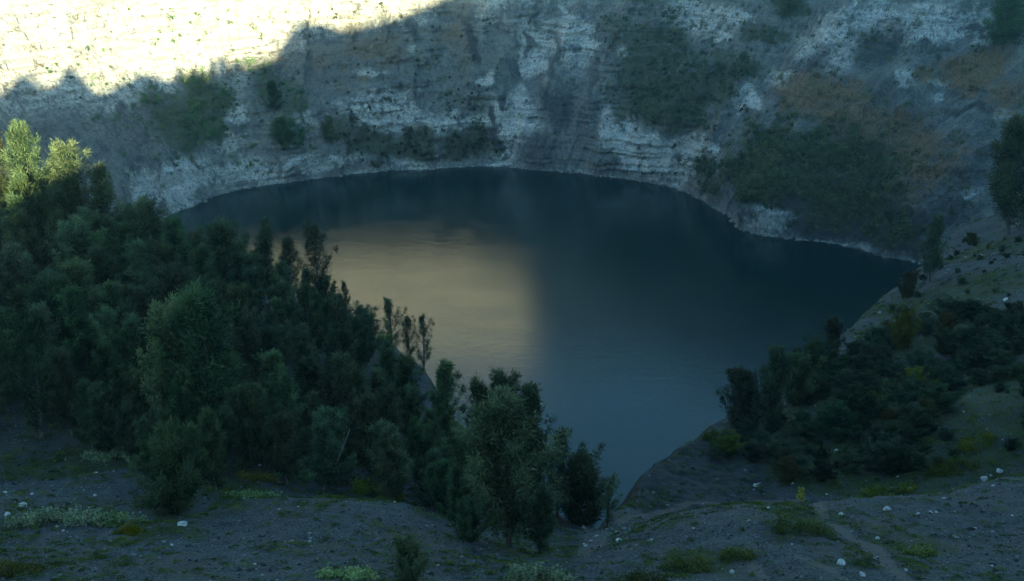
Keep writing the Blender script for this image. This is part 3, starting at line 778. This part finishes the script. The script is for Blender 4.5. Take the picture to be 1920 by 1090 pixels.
for i, (x, y) in enumerate(scatter_in(FOREST, 3.6, 7, 5.5)):
    kind = ('full', 'full', 'full', 'narrow', 'open', 'full', 'broad')[rnd.randrange(7)]
    h = rnd.uniform(8.5, 13.5)
    bd = -float(brink_d(np.array([x]), np.array([y]))[0])
    h *= 0.62 + 0.38 * min(1.0, bd / 18.0)
    h *= 1.0 - 0.25 * min(1.0, max(0.0, (y - 115) / 25.0)) * min(1.0, max(0.0, (x + 62) / 15.0))
    h *= min(1.0, max(0.62, 0.68 + 0.32 * (y - 84) / 26.0))
    if y < 92 and kind == 'open':
        kind = 'full'
    place_tree('casuarina_tree', x, y, gz(x, y) - 0.1, h, kind, i + 3, 'dark casuarina tree hemmed in by others in the dense forest on the left slope', 'trees of the dense forest on the left slope', wide=rnd.uniform(0.9, 1.25))
for i, (x, y) in enumerate(scatter_in(THICKET, 1.9, 9, 1.2)):
    if float(fbm(np.array([x / 9]), np.array([y / 9]), 4.0, 3, 151)[0]) < rnd.uniform(-0.35, 0.12):
        continue
    h = min(4.2, 1.75 * math.exp(rnd.gauss(0, 0.45)))
    place_tree('thicket_bush', x, y, gz(x, y) - 0.15, h, 'bushy', i, 'dark bush in the thicket covering the lower right slope', 'bushes of the right slope thicket', 'bush', M_YELLOW if rnd.random() < 0.06 else M_THICKET, rnd.uniform(1.3, 2.3))

for i, (x, y) in enumerate(scatter_in(UPPER_SCREE, 4.2, 19, 1.0)):
    h = min(2.6, 1.0 * math.exp(rnd.gauss(0, 0.4)))
    place_tree('scree_bush', x, y, gz(x, y) - 0.15, h, 'bushy', i, 'low scattered bush on the open upper part of the right scree', 'bushes on the upper right scree', 'bush', M_YELLOW if rnd.random() < 0.2 else M_THICKET, rnd.uniform(1.2, 2.0))

# a dead trunk leaning in front of the forest
def leaning_trunk():
    T = Tubes()
    T.add([(0, 0, -0.3), (0.9, 0.3, 1.6), (1.9, 0.5, 3.6), (2.8, 0.6, 5.9)], [0.13, 0.11, 0.085, 0.03], 7)
    T.add([(1.9, 0.5, 3.6), (2.1, 0.9, 4.6), (2.2, 1.1, 5.4)], [0.05, 0.035, 0.012], 5)
    T.add([(0.9, 0.3, 1.6), (1.5, 0.1, 2.9), (2.2, -0.1, 4.6)], [0.06, 0.05, 0.015], 5)
    N = Nodes('dead_wood')
    m = N.done(N.mix(N.noise(1.0, 4, 0.6, N.coords((12, 12, 2))), (0.16, 0.14, 0.125), (0.34, 0.31, 0.28)))
    o = obj('leaning_trunk', T.mesh('leaning_trunk', m), loc=(-17.0, 84.0, gz(-17.0, 84.0)))
    tag(o, 'bare pale dead trunk leaning in front of the dark forest', 'dead tree')
leaning_trunk()

# ---- broad-leaved pale shrubs and low bushes: stems and foliage
def shrub(name, x, y, w, h, label, mat, leaf, count, seed, cat, group=None):
    rg = np.random.default_rng(seed)
    root = obj(name, None, loc=(x, y, gz(x, y)))
    tag(root, label, cat, group)
    T = Tubes()
    m = max(5, int(w * 5))
    C, D, tn = [], [], []
    dep = min(w * 0.55, 2.2)
    for i in range(m):
        ax, ay = rg.uniform(-1, 1), rg.uniform(-1, 1)
        if ax * ax + ay * ay > 1:
            ax *= 0.6; ay *= 0.6
        px, py = ax * w * 0.5, ay * dep * 0.5
        pz = gz(x + px, y + py) - gz(x, y)
        hh = h * (1 - 0.6 * (ax * ax + ay * ay)) * rg.uniform(0.6, 1.15)
        top = np.array([px + rg.normal(0, 0.12), py + rg.normal(0, 0.12), pz + hh])
        T.add([(px * 0.9, py * 0.9, pz - 0.1), ((px * 0.95 + top[0]) / 2, (py + top[1]) / 2, pz + hh * 0.55), top], [0.025, 0.018, 0.006], 4)
        n = int(count * rg.uniform(0.7, 1.3) / m)
        q = rg.normal(0, 1, (n, 3)) * np.array([0.26, 0.24, 0.36 * hh + 0.03])
        C.append(np.array([px, py, pz + hh * 0.62]) + q)
        D.append(rg.normal(0, 1, (n, 3)) * np.array([1, 1, 0.45]) + np.array([0, -0.25, 0.35]))
        tn.append(np.clip(rg.uniform(0.1, 0.9) + rg.normal(0, 0.2, n), 0, 1))
    C = np.vstack(C); D = np.vstack(D); tn = np.concatenate(tn)
    n = len(C)
    obj('stem', T.mesh(name + '_stem', M_BARK), root)
    obj('foliage', leaves_mesh(name + '_foliage', C, D, rg.uniform(0.6, 1.3, n) * leaf, rg.uniform(0.45, 0.9, n) * leaf, tn, mat, rg, True), root)
    return root

for i, (x, y, w, h, label) in enumerate(PALE_SHRUBS):
    shrub('leafy_shrub', x, y, w, min(h * 0.5, 0.9), label, M_PALE, 0.21, int(1500 * w / 4), 300 + i, 'shrub')
for i, (x, y, w, h, label) in enumerate(LOW_BUSHES):
    shrub('low_bush', x, y, w, max(0.3, h * 0.5), label, M_YELLOW if 'yellow' in label or 'bright' in label else M_MOSS, 0.15, int(1400 * w / 3), 400 + i, 'bush')

# the young plant with lime green leaves standing by the path
def lime_plant():
    x, y = 23.2, 75.6
    root = obj('lime_plant', None, loc=(x, y, gz(x, y)))
    tag(root, 'small upright plant with lime green leaves where the path tops the crest', 'plant')
    T = Tubes()
    T.add([(0, 0, -0.1), (0.02, 0, 0.6), (-0.03, 0, 1.3)], [0.03, 0.025, 0.012], 5)
    obj('stem', T.mesh('lime_plant_stem', M_BARK), root)
    rg = np.random.default_rng(5)
    n = 90
    C = np.c_[rg.normal(0, 0.12, n), rg.normal(0, 0.12, n), rg.choice([0.75, 1.25], n) + rg.normal(0, 0.12, n)]
    m = leaf_material('lime_leaf', (0.16, 0.22, 0.02), (0.33, 0.42, 0.05), 0.3, 0.05)
    obj('leaves', leaves_mesh('lime_plant_leaves', C, rg.normal(0, 1, (n, 3)), np.full(n, 0.26), np.full(n, 0.17), rg.uniform(0, 1, n), m, rg, True), root)
lime_plant()

# ---- stones
def stone_material():
    N = Nodes('white_stone')
    n = N.noise(3.0, 5, 0.65, N.coords())
    N.bump(N.noise(6.0, 4, 0.6, N.coords()), 0.1, 0.7)
    return N.done(N.mix(N.ramp(n, 0.35, 0.6), (0.20, 0.20, 0.20), (0.52, 0.52, 0.50)))
M_STONE = stone_material()
def stone_mesh(seed, sub=2):
    import bmesh
    bm = bmesh.new()
    bmesh.ops.create_icosphere(bm, subdivisions=sub, radius=0.5)
    co = np.array([v.co for v in bm.verts])
    rg = np.random.default_rng(seed)
    for _ in range(9):                       # knock flat facets off the block
        nrm = rg.normal(size=3); nrm /= np.linalg.norm(nrm)
        lim = rg.uniform(0.27, 0.44)
        dd = co @ nrm
        co = co - np.where(dd > lim, dd - lim, 0)[:, None] * nrm
    co *= np.array([1.0, rg.uniform(0.7, 1.0), rg.uniform(0.55, 0.85)])
    for v, c in zip(bm.verts, co):
        v.co = c
    me = bpy.data.meshes.new('white_stone')
    bm.to_mesh(me); bm.free()
    me.materials.append(M_STONE)
    return me
STONE_LIB = [stone_mesh(s) for s in range(7)]
STONE_LABEL = {0: 'large white boulder on the left scree above the leafy mat', 1: 'smaller white boulder beside the large one on the left scree',
               6: 'flat pale stone on the scree below the forest edge', 10: 'bright white boulder alone on the dark slope of the right spur',
               17: 'white block, lower of the pair at the upper right scree', 18: 'white block, upper of the pair at the upper right scree',
               28: 'wide white boulder near the bottom edge right of centre', 29: 'pointed white boulder at the bottom edge beside the wide one',
               33: 'flat white slab in the gully below the small trees', 34: 'upright white stone at the right side of the gully',
               43: 'white boulder high on the right scree', 42: 'white slab beside the foot of the dark dense tree', 32: 'white stone at the bottom edge by the dark low bush'}
for i, (x, y, w) in enumerate(STONES):
    o = obj('white_stone', STONE_LIB[i % 7], loc=(x, y, gz(x, y) + w * 0.05))
    o.scale = (w, w, w)
    o.rotation_euler = (rnd.uniform(-0.3, 0.3), rnd.uniform(-0.3, 0.3), rnd.uniform(0, 6.28))
    tag(o, STONE_LABEL.get(i, 'small white stone lying loose on the dark scree'), 'stone', 'white stones on the scree')

# ---- gravel, grass cushions (nobody could count them)
def scree_points(n, seed, wide=1.05):
    rg = np.random.default_rng(seed)
    y = 44 * (235 / 44) ** rg.uniform(0, 1, n)
    x = rg.uniform(-1, 1, n) * y * 0.58 * wide
    ok = brink_d(x, y) < 2
    return x[ok], y[ok], rg
def build_gravel():
    x, y, rg = scree_points(42000, 21)
    gx, gy = rg.normal(8.2, 1.1, 420), rg.uniform(64, 84, 420)          # the stony bed of the gully
    x, y = np.r_[x, gx], np.r_[y, gy]
    z = ground(x, y)
    n = len(x)
    base = np.array([(1, 0, 0), (-0.3, 0.8, 0), (-0.4, -0.7, 0), (0.1, 0.1, 0.75), (0.1, 0, -0.5)])
    tri = np.array([(0, 1, 3), (1, 2, 3), (2, 0, 3), (1, 0, 4), (2, 1, 4), (0, 2, 4)])
    size = np.exp(rg.normal(-2.85, 0.6, n)) * (0.5 + 0.5 * y / 80); size[-420:] *= 1.35
    ang = rg.uniform(0, 6.28, n)
    c, s = np.cos(ang), np.sin(ang)
    V = base[None] * rg.uniform(0.6, 1.4, (n, 5, 1)) * size[:, None, None]
    V = np.stack([V[..., 0] * c[:, None] - V[..., 1] * s[:, None], V[..., 0] * s[:, None] + V[..., 1] * c[:, None], V[..., 2]], -1)
    V = V + np.stack([x, y, z], -1)[:, None]
    Fq = tri[None] + 5 * np.arange(n)[:, None, None]
    N = Nodes('gravel')
    tone = N.attr('tone')
    m = N.done(N.mix(N.ramp(tone, 0.4, 1.0), (0.028, 0.030, 0.032), (0.24, 0.245, 0.24)))
    me = mesh_np('gravel', V.reshape(-1, 3), Fq.reshape(-1, 3), False, m)
    tn = rg.uniform(0, 1, n); tn[-420:] = rg.uniform(0.6, 1, 420)
    attr(me, 'tone', np.repeat(tn, 5))
    tag(obj('gravel', me), 'loose grey and white gravel strewn over the scree', 'gravel', kind='stuff')
build_gravel()

def build_grass():
    x, y, rg = scree_points(19000, 33)
    gsel = np.zeros(len(x))
    for (x0, y0, r, s) in GREEN:
        gsel = np.maximum(gsel, s * (1 - sstep(0.5, 1.3, np.hypot(x - x0, y - y0) / r)))
    clump = fbm(x / 5, y / 5, 3.0, 3, 131)
    keep = rg.uniform(0, 1, len(x)) < np.clip(0.30 + 0.9 * clump + 0.6 * gsel, 0.05, 0.95)
    pth = np.full(len(x), 9.0)
    for pl, w in PATH:
        pth = np.minimum(pth, seg_dist(x, y, pl) / w)
    keep &= pth > 1.3
    x, y = x[keep], y[keep]
    C, D, L, tn = [], [], [], []
    per = 60
    r = rg.uniform(0.18, 0.68, len(x)) * (0.6 + 0.4 * (y / 80))
    n = len(x)
    q = rg.normal(0, 0.5, (n, per, 2)) * r[:, None, None]
    px, py = (x[:, None] + q[..., 0]).ravel(), (y[:, None] + q[..., 1]).ravel()
    hz = np.clip(1 - (q ** 2).sum(-1) / (r[:, None] ** 2 * 1.6), 0, 1) * r[:, None] * 0.42
    pz = ground(px, py) + hz.ravel() - 0.02
    C = np.stack([px, py, pz], -1)
    D = np.c_[(q[..., 0] / r[:, None]).ravel(), (q[..., 1] / r[:, None]).ravel(), np.full(n * per, 0.75)] + rg.normal(0, 0.35, (n * per, 3))
    Ls = rg.uniform(0.05, 0.17, n * per) * np.repeat(0.6 + 0.4 * y / 80, per)
    tn = np.clip(np.repeat(rg.uniform(0, 0.9, n), per) + rg.normal(0, 0.15, n * per), 0, 1)
    up = D * np.array([0.6, 0.6, 0.0]) + np.array([0, -0.25, 1.0])
    D = D * np.array([1, 1, 0.5])
    me = leaves_mesh('grass_cushions', C, D, Ls, Ls * 0.6, tn, M_MOSS, rg, face=up)
    tag(obj('grass_cushions', me), 'low olive green grass and moss cushions on the scree', 'grass', kind='stuff')
build_grass()

# ---- vegetation clinging to the crater wall
def wall_shrubs(name, lo, hi, label, hlo, hhi, dens, seed, big=1.0):
    """one mass of shrubs where the wall is overgrown between the angles lo..hi and heights hlo..hhi"""
    rg = np.random.default_rng(seed)
    n = int(dens * (hi - lo) * (hhi - hlo))
    a, h = rg.uniform(lo, hi, n), rg.uniform(hlo, hhi, n)
    m = patch_mask('veg', a, h)
    m = m * (1 - np.exp(-((a - 45.5) / 5.0) ** 4) * (1 - sstep(10, 15, h)))
    keep = rg.uniform(0, 1, n) < np.clip(m * 1.1 - 0.22 + 0.95 * fbm(a * 0.45, h / 6, 1.0, 3, 141), 0, 1) ** 1.6 + 0.035
    a, h = a[keep], h[keep]
    n = len(a)
    X, Y, Z = wall_point(a, h)
    per = 46
    r = np.clip(0.9 * np.exp(rg.normal(0, 0.5, n)), 0.4, 3.2) * big
    ht = r * rg.uniform(0.9, 2.4, n)
    q = rg.normal(0, 0.48, (n, per, 3))
    C = np.stack([X, Y, Z], -1)[:, None] + q * np.stack([r, r, ht * 0.6], -1)[:, None] + np.stack([0 * r, -0.3 * r, ht * 0.55], -1)[:, None]
    D = q * 0.8 + rg.normal(0, 0.6, (n, per, 3)) + np.array([0, 0, 0.25])
    L = rg.uniform(0.4, 0.95, n * per)
    tn = np.clip(np.repeat(rg.uniform(-0.1, 0.8, n), per) + 0.35 * q[..., 2].ravel() + rg.normal(0, 0.12, n * per), 0, 1)  # shrub tops get a lighter colour to look lit from above
    me = leaves_mesh(name, C.reshape(-1, 3), D.reshape(-1, 3), L, L * 0.55, tn, M_FAR, rg, face=(q + np.array([0, -0.25, 0.35])).reshape(-1, 3))
    tag(obj(name, me), label, 'shrubs', kind='stuff')
wall_shrubs('cliff_shrubs', 120, 150, 'green shrubs on the cliff below the sunlit wall', 4, 78, 1.2, 51)
wall_shrubs('cliff_shrubs', 96, 120, 'olive shrubs along the cliff foot above the far shore', 2, 80, 1.2, 52)
wall_shrubs('cliff_shrubs', 60, 84, 'green hanging thicket on the cliff right of the fissure', 4, 84, 1.7, 53)
wall_shrubs('cliff_shrubs', 12, 60, 'dark thicket on the slope above the pale rock headland', 3, 84, 1.9, 54, 1.2)

def build_shore_rubble():
    rg = np.random.default_rng(77)
    n = 1500
    a = rg.uniform(14, 165, n)
    a = a[fbm(a / 3, 0, 0, 3, 161) > rg.uniform(-0.5, 0.35, n)]
    n = len(a)
    X, Y, Z = wall_point(a, np.abs(rg.normal(0, 0.6, n)))
    k = np.radians(a)
    out = rg.uniform(-0.6, 1.4, n)
    X, Y = X - np.cos(k) * out, Y - np.sin(k) * out
    base = np.array([(1, 0, 0), (0.3, 0.8, 0), (-0.7, 0.5, 0), (-0.8, -0.5, 0), (0.3, -0.9, 0), (0.1, 0.1, 0.7), (0, 0, -0.6)])
    tri = np.array([(i, (i + 1) % 5, 5) for i in range(5)] + [((i + 1) % 5, i, 6) for i in range(5)])
    size = np.clip(np.exp(rg.normal(-0.75, 0.55, n)), 0.2, 2.0)
    V = base[None] * rg.uniform(0.6, 1.35, (n, 7, 1)) * size[:, None, None] + np.stack([X, Y, 0.05 + 0 * X], -1)[:, None]
    Fq = tri[None] + 7 * np.arange(n)[:, None, None]
    N = Nodes('shore_rock')
    m = N.done(N.mix(N.ramp(N.noise(0.3, 4, 0.6, N.coords()), 0.35, 0.65), (0.06, 0.06, 0.06), (0.28, 0.28, 0.26)))
    tag(obj('shore_rubble', mesh_np('shore_rubble', V.reshape(-1, 3), Fq.reshape(-1, 3), False, m)), 'fallen rock rubble along the far waterline', 'rubble', kind='stuff')
build_shore_rubble()

# single trees that stand out on the wall
WALL_TREES = [
    (121.2, 14.3, 14.3, 'full', 'small dark tree alone at the cliff foot left of the olive shrubs'),
    (127.9, 14.6, 16.8, 'broad', 'grey-green tree on the cliff below the sunlit wall'),
    (58.3, 76.1, 11.4, 'bushy', 'dark tree high on the upper right slope at the top edge'),
    (28.8, 73.1, 29.2, 'broad', 'dark tree in the top right corner'),
    (127.0, 30.2, 15.5, 'full', 'tree just under the slanting shadow line'),
]
for i, (a, h, ht, kind, label) in enumerate(WALL_TREES):
    X, Y, Z = (float(v[0]) for v in wall_point(np.array([a]), np.array([h])))
    place_tree('cliff_tree', X, Y, Z - 0.6, ht, kind, i, label, None, 'tree', M_FAR, 1.5)

# ---- the hazy air in the crater
def build_haze():
    x0, x1, y0, y1, z0, z1 = -640, 640, -310, 1060, -8, 326
    V = [(x, y, z) for x in (x0, x1) for y in (y0, y1) for z in (z0, z1)]
    Fq = [(0, 1, 3, 2), (4, 6, 7, 5), (0, 4, 5, 1), (2, 3, 7, 6), (0, 2, 6, 4), (1, 5, 7, 3)]
    m = bpy.data.materials.new('haze_air')
    m.use_nodes = True
    t = m.node_tree
    t.nodes.remove(t.nodes['Principled BSDF'])
    v = t.nodes.new('ShaderNodeVolumePrincipled')
    v.inputs['Color'].default_value = (0.60, 0.86, 1.0, 1)
    v.inputs['Density'].default_value = 0.00021
    v.inputs['Anisotropy'].default_value = 0.72
    t.links.new(v.outputs[0], t.nodes['Material Output'].inputs['Volume'])
    tag(obj('haze', mesh_np('haze', V, np.array(Fq), False, m)), 'thin blue haze filling the crater', 'haze', kind='stuff')
HAZE = True
if HAZE:
    build_haze()
